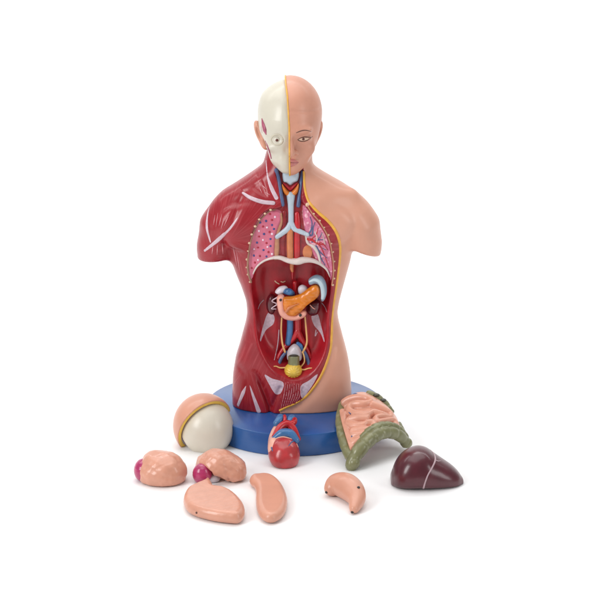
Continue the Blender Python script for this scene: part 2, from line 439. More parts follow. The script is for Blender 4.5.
fasR = Field2(W([(311.5, 316), (317.5, 314), (321, 325), (325, 340), (320, 332), (314, 325)], -8)[:, [0, 2]])
fr = lambda F: (lambda x, y, z: np.maximum(F(x, z), y-14))
lobeL = take(fr(lungL)); lobeR = take(fr(lungR))
triL = take(lambda x, y, z: np.maximum(fasL(x, z), np.abs(y+6)-14)); triR = take(lambda x, y, z: np.maximum(fasR(x, z), np.abs(y+6)-14))
lining = take(lambda x, y, z: np.maximum(abd(x, z)-0.6, y-14))
medi = take(lambda x, y, z: np.maximum(chest(x, z)-0.3, y-10))
pL = take(fr(pubL)); pR = take(fr(pubR))

def fibres(V):
    x, z = V[:, 0], V[:, 2]
    out = np.zeros((len(V), 3))
    def radial(cpx, n, sc):
        c = front_xz([cpx])[0]; a = np.arctan2(z-c[1], x-c[0]); r = np.hypot(x-c[0], z-c[1])
        return np.stack([a*n, r*sc, V[:, 1]*0.05], 1)
    out = np.stack([(x+0.25*z)*0.42, z*0.04, V[:, 1]*0.1], 1)
    zt = lambda p: zc(p)
    m = z > zt(258); out[m] = radial((229, 240), 40, 0.03)[m]
    gx = np.interp(z, [zt(246), zt(236), zt(222), zt(208), zt(196)], [xw(224), xw(226), xw(232), xw(238), xw(243)])
    m = (z > zt(262)) & (x < gx); out[m] = radial((209, 256), 44, 0.05)[m]+7
    m = (z > zt(200)) & (x > xw(240)); out[m] = radial((272, 215), 60, 0.06)[m]+15
    m = z < zt(345); out[m] = np.stack([(x-0.45*z)*0.40, z*0.03, V[:, 1]*0.1], 1)[m]+23
    gl = np.interp(z, [zt(414), zt(404), zt(386), zt(372)], [xw(270), xw(268), xw(261), xw(255)])
    m = (z < zt(374)) & (x < gl); out[m] = radial((247, 362), 50, 0.03)[m]+31
    m = (z < zt(380)) & (x > xw(270)); out[m] = np.stack([(x-0.3*z)*0.75, z*0.02, V[:, 1]*0.1], 1)[m]+41
    return out
part('muscle', rest, 'muscle', tor, attr=fibres(rest[0]), label='dark red muscle of the skinless half with fine fibres')
cav = part('abdominal_cavity', lining, 'deep_muscle', tor)
part('chest_cavity', medi, 'mediastinum', tor)
part('fascia', triL, 'fascia', cav); part('fascia', triR, 'fascia', cav)
part('tendon_sheet', pL, 'fascia', tor); part('tendon_sheet', pR, 'fascia', tor)

# path lying on a surface
def on(P, f, off=0.0, n=6, cnt=None):
    p = spline(P, n) if len(P) > 2 else resample(np.asarray(P, float), 12)
    if cnt: p = resample(p, cnt)
    q = hit(p, f); q = q[np.abs(f(q[:, 0], q[:, 1], q[:, 2])) < 0.6]      # only points that truly lie on the surface
    N = normals(f, q, 1.2)
    return q+N*off, N
def strap(P, R, f, off=0.0, flat=0.5, seg=12):
    q, N = on(P, f, off); return tube(q, R, N, flat, seg)

part('fat_layer', strap(seam_px[1:], [1.1, 1.5, 1.4, 1.5, 1.5, 1.2], body, -0.1, 0.6), 'fat', tor, label='yellow fat line along the cut edge of the skin')

# lungs: dots, branching vessels
nl = []
dots = [(266, 221, 'b'), (272, 220, 'r'), (275, 217, 'w'), (272, 225, 'b'), (263, 226.5, 'r'), (267, 227.5, 'w'), (259, 231, 'w'), (269.5, 232, 'r'), (264, 234, 'b'), (272, 234, 'w'), (259, 236.5, 'r'), (270.5, 239, 'b'),
        (263, 240, 'w'), (257, 242.5, 'b'), (266.5, 243, 'r'), (258, 247.5, 'r'), (267.5, 247, 'w'), (270.5, 246, 'b'), (254, 249, 'w'), (263.5, 250, 'b'), (254, 255.5, 'b'), (260, 256, 'r'), (268.5, 252, 'r'), (266.5, 256.5, 'b'),
        (272, 254, 'w'), (255, 262.5, 'r'), (258, 260, 'w'), (252, 268, 'r'), (274, 229, 'b'), (260, 222.5, 'b'), (270, 214, 'r')]
for px, py, k in dots:
    q = hit([(px, py)], cutbody)[0]
    nl.append((ball(q, (1.0+0.25*rng.random(), 0.7, 1.0+0.3*rng.random()), 6), {'b': 'dot_blue', 'r': 'dot_red', 'w': 'dot_white'}[k]))
m, mats, fm = multi((lobeL, 'lung_pink'), *nl)
lg = part('lung', m, mats, tor, fm, label='pink lung cut flat with blue, red and white dots')
part('lung_edge', strap([(281, 214), (281.3, 222), (278.5, 231), (277, 239), (276.7, 248), (276, 259)], [1.2, 1.4, 1.6, 2.2, 2.6, 2.2], cutbody, 0.2, 0.5), 'lung_edge', lg)
lr = part('lung', lobeR, 'lung_mauve', tor, label='mauve lung showing branching blue and red vessels')
ve = [strap(p, r, cutbody, 0.1, 0.6, 8) for p, r in [
    ([(308, 235), (311, 230), (312, 223), (310, 217)], [0.9, 0.6, 0.3]), ([(307, 234.5), (312, 235), (313, 228), (315, 222)], [0.9, 0.8, 0.3]), ([(312, 242), (318, 240), (324, 239.5)], [0.8, 0.35]),
    ([(316, 241), (320, 237), (322, 232)], [0.5, 0.3]), ([(316, 246), (320, 252), (327, 258)], [0.9, 0.4]), ([(318, 250), (321, 258), (325, 265)], [0.8, 0.4]), ([(320, 247), (326, 250)], [0.5, 0.3])]]
part('vein', join(*ve), 'vein_slate', lr)
ar = [strap(p, r, cutbody, 0.1, 0.6, 8) for p, r in [
    ([(307, 239), (312, 240), (318, 243.5), (325, 245)], [1.6, 1.3, 0.4]), ([(311, 239.5), (316, 235), (318, 228)], [0.8, 0.3]), ([(317, 243), (322, 249), (329, 268)], [0.8, 0.35]), ([(316, 244), (322, 243), (328, 250)], [0.6, 0.3])]]
part('artery', join(*ar), 'artery', lr)
br = [strap(p, r, cutbody, 0.3, 0.6, 8) for p, r in [([(306, 236), (308, 243), (314, 247), (318, 254), (320, 262)], [1.2, 1.5, 1.8, 1.3, 0.9]), ([(315, 232), (317, 238), (316, 243)], [0.5, 0.7]), ([(322, 233), (325, 244)], [0.3, 0.5])]]
part('bronchus', join(*br), 'diaphragm', lr)
def lobed(x, y, z, c, r): return ell(x, y, z, c, r)
q = hit([(307.5, 252)], cutbody)[0]
part('heart_base', ball(q, (4.8, 1.0, 7.2)), 'oesophagus', lr)

# rim of the chest: dark line with cut rib ends
ribL = [(271.5, 210), (265.8, 213.8), (260, 219.5), (256, 226.5), (252.5, 234.5), (250.2, 243), (249, 251), (248, 259.5), (247.8, 267.5), (248.8, 274.5), (251, 282)]
ribR = [(307, 205), (312.8, 214), (318.8, 220.8), (323.2, 227.6), (327.3, 235), (330.2, 243.5), (331.8, 252), (333.2, 261.5), (333.6, 270.5), (333, 278.5), (331.8, 285)]
for pts, line, sgn in ((ribL, True, -1), (ribR, False, 1)):
    if line: part('chest_edge', strap([(275, 209.5)]+pts, [0.9, 1.0, 1.0], cutbody, 0.3, 0.8), 'rib_line', tor)
    else: part('chest_edge', strap(pts, [0.6, 0.7, 0.6], cutbody, 0.1, 0.8), 'lung_edge', tor)
    for k, p in enumerate(pts):
        qq = hit([(p[0]+0.9*sgn, p[1])], body)[0]
        s = 2.1 if (k == 0 and not line) else 0.95+0.35*rng.random()
        part('rib_end', ball(qq+np.array([0, 0.4, 0]), (s*1.15, 0.9, s*(0.85+0.3*rng.random())), 8), 'rib', tor)

# throat
def flatpoly(P, Y, th, h=0.6, edge=None, yfun=None, ext=None):   # rounded slab traced from the front
    F = Field2(W(P, Y)[:, [0, 2]]); edge = edge or th
    def f(x, y, z):
        d = F(x, z); t = np.clip(-d/edge, 0, 1); hh = th*np.sqrt(np.maximum(1-(1-t)**2, 0))
        y0 = Y if yfun is None else yfun(x, z)
        a = np.abs(y-y0)-hh
        if ext: a = a+ext(x, z)
        return np.maximum(d, a)*0.8
    lo = np.r_[F.P[:, 0].min()-2, Y-th-6, F.P[:, 1].min()-2]; hi = np.r_[F.P[:, 0].max()+2, Y+th+6, F.P[:, 1].max()+2]
    return surfnet(f, lo, hi, h)
yk = lambda p: hit([p], cutbody)[0][1]
part('larynx', flatpoly([(283, 171), (290, 168), (298.5, 171), (298, 180), (294, 182.5), (290.3, 185), (286.5, 182.5), (283.3, 181)], yk((290, 180))-0.5, 3.4), 'cartilage', tor)
part('throat_muscle', flatpoly([(282.5, 182), (287, 184.5), (290.3, 187), (294, 184.5), (298.6, 182), (295.5, 186.5), (290.3, 191), (285, 186.5)], yk((290, 188))-0.2, 2.2), 'deep_muscle', tor)
part('thyroid', flatpoly([(282, 183.5), (285, 187.5), (290.2, 192), (295.5, 187.5), (298.8, 183), (298.2, 191), (295.5, 195), (290, 197.3), (285, 194.5), (282.6, 190)], yk((290, 194))-0.8, 3.2), 'thyroid', tor)
tr, Nn = on([(290.8, 196), (290.8, 204), (291, 214), (291, 224)], cutbody, 1.2)
tra = tube(tr, [4.2, 3.0, 2.6, 2.8], Nn, 0.8, 16)
bl, Nn = on([(291, 222), (287.5, 228.5), (282, 233), (277, 236.5)], cutbody, 1.2); brl = tube(bl, [2.6, 2.9, 2.6, 2.3], Nn, 0.8, 14)
b2, Nn = on([(291, 222), (294.5, 228), (300, 231), (308, 234)], cutbody, 1.2); brr = tube(b2, [2.6, 2.9, 2.6, 2.2], Nn, 0.8, 14)
part('trachea', join(tra, brl, brr), 'cartilage', tor)
part('jugular_vein', strap([(276, 170), (279, 184), (282.3, 204.5)], 2.1, cutbody, 0.5, 0.8), 'vein_slate', tor)
part('jugular_vein', strap([(302.8, 172), (300.6, 190), (298.3, 205.5)], 2.1, cutbody, 0.5, 0.8), 'vein_slate', tor)
part('oesophagus', strap([(290, 231), (290, 245), (290.3, 259)], 3.2, cutbody, 0.4, 0.8), 'oesophagus', tor)
part('aorta', strap([(297, 214), (297.5, 224), (297, 240), (297, 258)], [2.6, 3.0, 3.0, 3.0], cutbody, 0.3, 0.8), 'artery', tor)
part('vena_cava', strap([(284.5, 212), (285, 222), (283, 240), (283.3, 258)], [2.0, 2.2, 2.4, 2.2], cutbody, -0.3, 0.6), 'mediastinum', tor)

# diaphragm: pale arch standing across the body
dia = [(251.5, 280), (253.5, 273.5), (257.5, 266.8), (264, 261.8), (272, 259), (280, 258.8), (288, 261.5), (296, 262.5), (304, 261), (312, 261.5), (320, 264.8), (326.5, 270.5), (330, 278)]
q = spline(dia, 6); hp = hit(q, body); hp[:, 1] += 4.0
R = np.interp(np.linspace(0, 1, len(hp)), [0, .1, .3, .5, .62, .72, .9, 1], [0.6, 0.9, 1.4, 2.6, 3.7, 2.6, 1.2, 0.5])
part('diaphragm', tube(hp, R, np.tile([0, -1.0, 0], (len(hp), 1)), 1.5, 12), 'diaphragm', tor)

# muscle straps, collar bone and tendons of the skinless half
part('collar_bone', strap([(243, 193), (250.5, 197.8), (262, 201.8), (273.3, 203)], [1.2, 1.9, 2.1, 2.0], body, 0.2, 0.6), 'tendon', tor)
for p, r in [([(210.5, 204), (207.6, 214), (206.8, 228), (210.4, 242)], [0.5, 1.2, 1.7, 0.9]), ([(238, 217), (230, 228.4), (218, 240), (204.8, 250.6)], [0.6, 1.8, 1.9, 1.3]),
             ([(246.6, 384.5), (243.0, 393), (238, 405)], [0.4, 2.0, 1.7]), ([(248.2, 380), (252.5, 394), (258.6, 411)], [0.2, 1.4, 2.4]),
             ([(266, 161), (267.5, 176), (271.5, 188), (276.3, 197.8)], [0.9, 1.0, 2.0, 2.1])]:
    part('tendon', strap(p, r, body, -0.1, 0.16), 'tendon', tor)
sc = [strap(p, [0.12, 0.5, 0.12], body, 0.1, 0.5, 6) for p in [
    [(215, 215), (213.5, 225)], [(218, 213), (216, 227)], [(222, 214), (219, 226)], [(225, 216), (221, 229)], [(229, 215), (224, 226)], [(213, 246), (212, 254)], [(217.5, 245), (217, 255)], [(222, 243), (223, 254)],
    [(258, 180), (261, 186)], [(262, 185), (266, 189)], [(265, 192), (270, 195)], [(259, 187), (262, 193)], [(234, 250), (237, 266)], [(236.5, 251), (240, 272)], [(233, 247), (235.5, 258)]]]
sc += [strap([(285.5+k*2.2, 384), (284+k*2.3, 395), (281+k*2.2, 408-0.9*k)], [0.2, 0.42, 0.2], body, 0.0, 0.4, 6) for k in range(8)]
for m_ in sc: part('muscle_streak', m_, 'pale_fibre', tor)

# organs of the belly
part('kidney', flatpoly([(271, 294), (276, 298), (276.5, 306), (273, 314), (268, 312), (266, 304), (267.5, 297)], -13, 6.0, 0.8, 5), 'kidney', tor)
part('kidney', flatpoly([(308, 302), (314, 299.5), (320, 301), (320.5, 307), (317.5, 314), (311, 315.5), (306.5, 311)], -13, 6.0, 0.8, 6), 'kidney', tor)
def free(P, Y, R, seg=10, n=6, flat=1.0):
    P = np.asarray(P, float); p = spline(np.c_[P, np.broadcast_to(np.asarray(Y, float), (len(P),))], n)
    return tube(W(p[:, :2], p[:, 2]), R, seg=seg)
part('renal_vessel', join(free([(278, 297), (272, 301), (278, 304)], -20, [0.8, 0.6, 0.7], 8), free([(278, 304), (271.5, 308.5), (276, 309)], -20, [0.7, 0.5], 8)), 'tendon', tor)
part('renal_vessel', free([(310, 305), (313, 308), (315, 309)], -20, [0.5, 0.6, 0.4], 8), 'duodenum', tor)
part('adrenal_gland', flatpoly([(275, 291.5), (279, 287), (285, 285.7), (288, 288), (286, 292), (281, 294.5), (277, 294)], -16, 4, 0.7, 4), 'adrenal', tor)
part('adrenal_gland', flatpoly([(298, 291), (298.5, 287), (302, 284.8), (306, 286), (308, 289), (305, 293.5), (300, 294.5)], -16, 4, 0.7, 4), 'adrenal', tor)
part('portal_vein', free([(286, 291.5), (289, 291.8), (292, 293.5)], [-18, -22, -16], [3.2, 3.6, 3.0], 14), 'vein_blue', tor)
part('aorta', join(free([(293, 268), (292.5, 274), (292.6, 279)], -8, [1.6, 1.2, 0.8]), free([(295, 283), (295.5, 290), (296, 300)], -10, 2.4), free([(297.5, 314), (297.6, 325), (297.5, 335)], -9, 3.6, 14),
     free([(297.5, 331), (293, 338.5), (286, 346), (280, 354), (276.5, 364)], [-10, -10, -10, -12, -15], [3.2, 3.0, 2.6, 2.2, 1.8], 14), free([(297.5, 331), (301, 338), (305, 346), (309, 354), (311, 362)], [-10, -10, -10, -12, -15], [3.2, 3.0, 2.6, 2.0, 1.6], 14)), 'artery', tor)
part('oesophagus', free([(292, 262), (291.8, 268), (292.3, 271)], -14, [2.2, 2.0, 1.4]), 'oesophagus', tor)
part('pancreas', flatpoly([(283, 297.5), (288, 296.5), (294, 296), (301, 293.5), (308, 288.5), (313, 285.3), (317.5, 285), (320, 288.5), (319.5, 294.5), (315, 299.5), (308, 304.5), (301.5, 311), (295, 315.6), (288, 315.5), (283.5, 310), (282.3, 303)], -24, 5.5, 0.6, 6,
     ext=lambda x, z: 0.35*np.sin(x*0.45+z*0.9+1.2*np.sin(x*0.21))*np.sin(z*0.33-x*0.17)), 'pancreas', tor)
du = part('duodenum', flatpoly([(277.5, 296), (281, 294.3), (284.3, 296), (284.6, 303), (286.5, 309.5), (290.5, 313.5), (296, 314), (301, 311), (305.5, 311), (306.3, 314.5), (302, 318.3), (294, 320.5), (285.5, 319.3), (280, 315), (277.5, 308), (276.7, 301)], -23, 5.0, 0.6, 4.5), 'duodenum', tor)
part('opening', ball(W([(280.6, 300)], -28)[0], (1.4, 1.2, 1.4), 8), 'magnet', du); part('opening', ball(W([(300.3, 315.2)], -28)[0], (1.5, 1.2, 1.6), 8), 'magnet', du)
part('pancreatic_duct', join(free([(286, 312), (289, 308), (294, 305.5), (299, 303.5)], -30, [1.3, 1.5, 0.7, 0.3])), 'oesophagus', tor)
part('spleen', flatpoly([(308.3, 280.5), (312, 276.5), (317, 274.9), (322, 276.5), (325.6, 281.5), (327, 289), (326, 296.5), (323.3, 301), (321, 300), (321.5, 292), (319.5, 286), (315.5, 283.5), (310, 284.8)], -22, 6, 0.7, 5), 'spleen', tor)
part('spleen_rim', free([(310, 281.5), (314.5, 279.8), (319, 281.5), (322, 286.5), (322.8, 294), (322.3, 298.5)], -27, [1.2, 2.0, 2.2, 2.0, 1.4], 12), 'spleen_band', tor)
part('vena_cava', free([(289.8, 316), (290, 326), (289.3, 335), (288, 343)], -11, [3.0, 3.2, 3.2, 3.0], 14), 'vein_blue', tor)
part('iliac_vein', free([(298, 343.5), (300.5, 346), (302, 349.5)], -14, [2.0, 2.4, 1.8], 12), 'vein_blue', tor)
part('ureter', free([(281.8, 318), (281.2, 330), (282.3, 343), (285, 352)], -16, [0.8, 0.9, 1.1], 10), 'ureter', tor)
part('ureter', free([(305, 317), (306.2, 330), (306.8, 343), (303, 352)], -16, [0.8, 0.9, 1.1], 10), 'ureter', tor)
part('pelvic_vein', free([(286, 352), (281.5, 358), (278.3, 366), (277, 373)], [-15, -16, -18, -21], [1.6, 1.9, 1.9, 1.5], 12), 'vein_slate', tor)
part('pelvic_vein', free([(303.5, 350), (306.5, 356), (308.6, 363), (309, 368)], [-15, -16, -18, -20], [1.6, 1.9, 1.9, 1.5], 12), 'vein_slate', tor)
part('rectum', flatpoly([(287, 358), (287.5, 351), (291, 346), (295, 344), (299, 346.5), (301.5, 352), (302, 358), (299, 361), (290, 361)], -16, 6, 0.7, 5), 'rectum', tor)
ut, Nn = None, None
p = spline(np.array([(293.8, 356), (293.8, 360), (293.6, 366)]), 6); P3 = W(p, np.linspace(-22, -23, len(p)))
ute = part('uterus', tube(P3, [5.8, 5.6, 6.0], seg=20, caps=False), 'olive', tor)
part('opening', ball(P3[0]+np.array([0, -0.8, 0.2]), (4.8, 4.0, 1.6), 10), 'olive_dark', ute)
c = W([(293.2, 370.3)], -24)[0]
def blad(x, y, z):
    a = np.arctan2(z-c[2], x-c[0]); rr = np.hypot(x-c[0], z-c[2])
    return ell(x, y, z, c, (8.9, 8.5, 7.9))-0.28*np.cos(14*a)*np.clip(rr/5, 0, 1)*np.clip((9-rr)/4, 0, 1)
part('bladder', surfnet(blad, c-11, c+11, 0.6), 'bladder', tor)
part('spermatic_duct', free([(272, 366.7), (276, 366.3), (280, 367.8), (285.5, 367.6)], [-26, -25, -24, -24], [0.5, 0.8, 0.8], 8), 'ureter', tor)
part('spermatic_duct', join(free([(300, 369), (304, 369.8), (309, 368.3), (315, 368.2)], [-24, -24, -25, -26], [0.8, 0.8, 0.5], 8), free([(301, 366.5), (304.3, 362), (304, 356), (302.5, 352)], -21, [0.8, 0.7], 8)), 'ureter', tor)
for s_, pts in ((0, [(279, 330), (277.6, 345), (274.3, 360)]), (1, [(316, 330), (315.3, 336), (317.5, 332)])):
    q_, N_ = on(pts, cutbody, 0.1); part('nerve', tube(q_, [0.5, 0.6, 0.35], N_, 0.5, 8), 'tendon', tor)
for p_ in ([(263.5, 300), (260, 304), (258, 309)], [(322, 303), (325, 307), (327, 312)]): part('nerve', strap(p_, [0.5, 0.3], cutbody, 0.1), 'tendon', tor)
g = [strap(p_, 0.6, cutbody, 0.1, 0.7, 8) for p_ in ([(275, 281), (276.5, 282.5), (279, 284)], [(281, 281.6), (283, 282.2), (285, 281.3)])]
for m_ in g: part('vessel_stump', m_, 'rib', tor)

# ------------------------------------------------------------------ the head
hx = W([(289.4, 140)], -36)[0][0]
hz = lambda py, Y: W([(289, py)], Y)[0][2]
zt, zch, ze = hz(76, 2), hz(176.5, -33), hz(139.5, -36)
def head(x, y, z):
    X = x-hx
    f = ell(X, y, z, (0.6, 3, zt-36), (31.2, 37.5, 36))
    f = smin(f, ell(X, y, z, (0, -9, ze-2), (25.5, 26.5, 33)), 12)
    f = smin(f, ell(X, y, z, (0, -19, zch+16), (17, 16, 14)), 10)
    f = smin(f, ell(X, y, z, (0, -26, zch+7.5), (9, 8, 7.5)), 7)
    return f
def skinhead(x, y, z):
    X = x-hx
    f = head(x, y, z)
    f = smax(f, -ell(X, y, z, (12.6, -40.5, ze+0.5), (8.0, 6.0, 4.6)), 5)             # eye hollow
    f = smin(f, ell(X, y, z, (12.5, -31.5, ze+8.4), (8.5, 3.8, 2.4)), 6)                 # brow
    f = smin(f, ell(X, y, z, (14.0, -27.6, ze-0.3), (7.0, 6.0, 4.8)), 2.0)             # eyeball under the lids
    f = smin(f, cone(X, y, z, (0, -35, ze+3), (0.6, -43.0, ze-11.6), 2.8, 4.8), 3.4)     # nose
    f = smin(f, ell(X, y, z, (5.4, -37.5, ze-12.8), (3.6, 4.2, 2.8)), 1.8)
    f = smax(f, -ell(X, y, z, (5.2, -42.0, ze-14.8), (2.2, 3.0, 1.5)), 1.0)
    f = smin(f, ell(X, y, z, (0, -34.4, ze-20.8), (8.4, 3.4, 2.0)), 1.6)               # lips
    f = smin(f, ell(X, y, z, (0, -33.9, ze-24.6), (7.2, 3.4, 2.2)), 1.6)
    f = smin(f, ell(X, y, z, (16, -24, ze-11), (8, 6, 7)), 7)                           # cheek
    f = f+0.5*np.exp(-((z-ze-27+0.10*np.abs(X))/1.6)**2)*np.clip((-y)/10, 0, 1)        # joint line of the removable cap
    return f
def skullhead(x, y, z):
    X = x-hx
    f = head(x, y, z)-0.5+3.6*np.clip((z-ze-18)/30, 0, 1)*np.clip(1-(np.abs(X)/27)**3, 0, 1)+1.2*np.clip((ze+4-z)/10, 0, 1)+1.5*np.clip(1-np.abs(X)/7, 0, 1)
    f = smax(f, -ell(X, y, z, (-31, -10, ze-20), (7, 18, 14)), 8)
    f = smax(f, -ell(X, y, z, (-12.5, -37.0, ze), (6.6, 5.5, 5.6)), 2.5)
    f = smin(f, ell(X, y, z, (-13, -28, ze-9), (9, 5, 3.4)), 7)
    f = smax(f, -ell(X, y, z, (-3.2, -37.5, ze-11), (2.2, 3.0, 4.0)), 2.0)
    f = smin(f, ell(X, y, z, (-4, -30.5, ze-22), (7.5, 4.0, 5.0)), 4)
    return f
def seamx(y, z):                 # the cut between skull and skin leans a little to the left at the crown
    return hx+np.interp(z, [zch-5, ze+12, zt-14, zt+4], [0.6, 0.2, -1.6, -4.6])
hs = lambda x, y, z: smax(skinhead(x, y, z), seamx(y, z)-x, 0.8)
hk = lambda x, y, z: smax(skullhead(x, y, z), x-seamx(y, z)-0.5, 0.5)
lipF = Field2(W([(288, 159.4), (293, 158.8), (296.5, 160.4), (298.8, 162.8), (296.5, 164.8), (293, 166.2), (288, 167)], -36)[:, [0, 2]])
Vh = surfnet(hs, (hx-8, -50, zch-8), (hx+38, 46, zt+5), 0.75)
rest = Vh
lip = take(lambda x, y, z: np.maximum(lipF(x, z), y+20))
fc = part('face', rest, 'face_skin', tor, label='peach skin half of the head with closed mouth and shaved scalp')
part('lips', lip, 'lip', fc); part('mouth_line', strap([(290.2, 162.4), (294, 162.9), (298.6, 162.6)], [0.35, 0.4, 0.2], hs, 0.0, 0.6, 8), 'lip_line', fc)
sk = part('skull', surfnet(hk, (hx-38, -50, zch-6), (hx+4, 46, zt+5), 0.75), 'bone', tor, label='ivory skull half of the head')
# yellow edge of the scalp, front and top
ys = np.linspace(0, 1, 90); ang = -1.05+ys*(np.pi*1.07)
cen = np.array([0, 0, ze+6.0]); line = []
for a in ang:
    d = np.array([0, -math.cos(a), math.sin(a)]); t = 20.0
    for _ in range(60):
        p_ = cen+d*t; x0 = seamx(p_[1], np.array(p_[2])); t -= 0.6*float(skinhead(np.array(float(x0)+0.3), np.array(p_[1]), np.array(p_[2])))
    p_ = cen+d*(t-0.2); line.append((float(seamx(p_[1], p_[2]))-0.3, p_[1], p_[2]))
line = np.array(line); nn = line-cen; nn[:, 0] = 0
part('fat_layer', tube(line, 0.8, nn, 1.0, 10), 'fat', tor, label='yellow fat line between skull and skin along the middle of the head')
# eye, lids and brow on the skin half
def almond(P, f, off, n=5):
    B = np.vstack(P); 
    F = Field2(hit(B, f)[:, [0, 2]], True, smooth=5, h=0.25, margin=4)
    return F
ey = part('eye', None or flatpoly([(298.6, 139.8), (300.6, 138.4), (303.5, 137.7), (306.2, 137.8), (308.8, 138.4), (306.8, 139.9), (303.5, 140.8), (300.4, 140.7)], hit([(303.5, 139)], hs)[0][1]+0.1, 0.9, 0.3, 1.6), 'eye_white', fc)
q = hit([(303.4, 138.9)], hs)[0]
part('iris', ball(q+np.array([0, -0.75, 0]), (1.25, 0.6, 1.35), 8), 'iris', ey)
fs = lambda P, R: strap(P, R, hs, 0.15, 0.6, 8)
part('eyelid', join(fs([(297.5, 139.8), (300.3, 138.0), (303.6, 137.0), (307, 137.0), (310.8, 137.4), (312.8, 136.4)], [0.2, 0.3, 0.45, 0.45, 0.3, 0.15]), fs([(297.6, 139.7), (300, 141.0), (303.6, 141.4), (307.5, 140.2), (310.8, 138)], [0.3, 0.4, 0.4, 0.35, 0.25])), 'ink', fc)
part('eyebrow', fs([(296.3, 132.8), (299, 131.6), (303, 130.4), (307, 130.4), (311.8, 131.8)], [0.3, 0.45, 0.5, 0.4, 0.12]), 'ink', fc)
# ears
def ear(sgn, px, py):
    c = W([(px, py)], 4)[0]
    def f(x, y, z):
        X = (x-c[0])*sgn; Zt = z-c[2]
        X = X-0.30*Zt
        a = ell(X, y+0.2*Zt, Zt, (0, 0, 1.5), (5.0, 7.5, 13.5))
        a = smin(a, ell(X, y, Zt, (-0.5, -2, -10), (3.4, 4.2, 4.5)), 3)
        return smax(a, -ell(X, y, Zt, (1.4, -7.5, 2), (2.4, 3.6, 7.0)), 2.0)
    return surfnet(f, c-(13, 13, 19), c+(13, 13, 19), 0.7)
part('ear', ear(-1, 261.0, 134), 'skin', tor); part('ear', ear(1, 315.8, 134), 'face_skin', fc)
# skull eye, temple muscle, jaw muscle
ec = W([(277, 139.7)], hit([(277, 139.7)], hk)[0][1]+2.2)[0]
kx = [(277+5.9*math.cos(a), 139.7+5.2*math.sin(a)) for a in np.linspace(0, 2*np.pi, 28)]
kq = hit(kx, hk); part('eye_socket', tube(kq, 0.85, normals(hk, kq), 0.8, 8, False), 'skull_shade', sk)
eb = part('eyeball', ball(ec, (4.3, 4.0, 4.0), 14), 'cap_bone', sk)
part('iris', ball(ec+np.array([0, -3.7, 0.25]), (1.5, 0.7, 1.4), 8), 'iris', eb)
part('temple_muscle', strap([(262.0, 119), (263.3, 124.5), (264.9, 130), (266, 134)], [0.8, 2.6, 2.9, 0.9], hk, 0.1, 0.5), 'temple', sk)
part('jaw_muscle', strap([(265.5, 141), (268.2, 148), (270, 153), (271.2, 158)], [0.6, 0.8, 1.3, 1.0], hk, 0.1, 0.6), 'temple', sk)
part('ear_canal', strap([(261, 127), (261.2, 129.5), (261.8, 132)], [0.9, 1.5, 0.9], hk, 0.2, 0.6), 'diaphragm', sk)

# ------------------------------------------------------------------ the base
pr = [(0, 0), (89, 0), (90, 0.8), (90, 21.4), (89.6, 22.5), (88.6, 23), (0, 23)]
n = 160; th = np.linspace(0, 2*np.pi, n, endpoint=False); Vb = []
for r, z in pr[1:-1]: Vb.append(np.stack([-5+r*np.cos(th), r*np.sin(th), np.full(n, z)], 1))
Vb = np.vstack(Vb+[np.array([[-5, 0, 0], [-5, 0, 23.0]])]); Tb = []
for i in range(len(pr)-3):
    a = i*n+np.arange(n); b = i*n+(np.arange(n)+1) % n
    Tb += [np.stack([a, b, b+n], 1), np.stack([a, b+n, a+n], 1)]
k = np.arange(n); m_ = (len(pr)-3)*n
Tb += [np.stack([np.full(n, len(Vb)-2), (k+1) % n, k], 1), np.stack([np.full(n, len(Vb)-1), m_+k, m_+(k+1) % n], 1)]
bo = part('base', (Vb, np.vstack(Tb)), 'blue_plastic', tor)
md = bo.modifiers.new('edges', 'EDGE_SPLIT'); md.split_angle = math.radians(40)

# ================================================================== LOOSE PIECES
def sd(f, lo, hi, h=0.8): return surfnet(f, lo, hi, h)
def wob(x, y, z, s, a, ph=0): return a*(np.sin(x*s+1.3*np.sin(y*s*0.8+ph))*np.sin(y*s*1.1+1.1*np.sin(z*s+ph))+0.6*np.sin(z*s*1.3+x*s*0.5+ph))

# skull cap lying on its rim against the base
cc = W([(204.0, 425.5)], -58)[0]; Rr = 30.0
vd = -(cc-CAM)/np.linalg.norm(cc-CAM); vr = np.array([1.0, 0, 0]); vr -= vd*(vr@vd); vr /= np.linalg.norm(vr); vu = np.cross(vd, vr)
fr3 = lambda a: (vr*a[0]+vu*a[1]+vd*a[2])/np.linalg.norm(a)
nse = fr3((.53, -.615, .586)); pol = fr3((-.33, .42, .80))
def dome(x, y, z, r):
    X, Y, Z = x-cc[0], y-cc[1], z-cc[2]
    A = X*vr[0]+Y*vr[1]+Z*vr[2]; B = X*vu[0]+Y*vu[1]+Z*vu[2]; D = X*vd[0]+Y*vd[1]+Z*vd[2]
    return ell(A, B, D, (0, 0, 0), (r*0.97, r*1.02, r))
pl_ = lambda x, y, z, n_: (x-cc[0])*n_[0]+(y-cc[1])*n_[1]+(z-cc[2])*n_[2]
def shell(x, y, z, r, t, pn=None, k=0.30):
    f = smax(dome(x, y, z, r), -dome(x, y, z, r-t), 0.6)
    f = smax(f, -pl_(x, y, z, pol if pn is None else pn)-k*Rr, 1.0)
    return smax(f, 0.3-z, 0.6)
pol2 = fr3((.515, .338, .788)); bsh = vr*2.6-vu*2.6
cap = thing('skull_cap', 'loose skull cap, half peach scalp and half ivory bone, leaning on the blue base', 'skull cap', (cc[0], cc[1], 0))
lo, hi = cc-34, cc+34; lo[2] = -1
part('bone', sd(lambda x, y, z: smax(shell(x-bsh[0], y-bsh[1], z-bsh[2], 27.6, 3.0, pol2, 0.31), -pl_(x, y, z, nse)-1.5, 0.5), lo, hi, 0.9), 'cap_bone', cap)
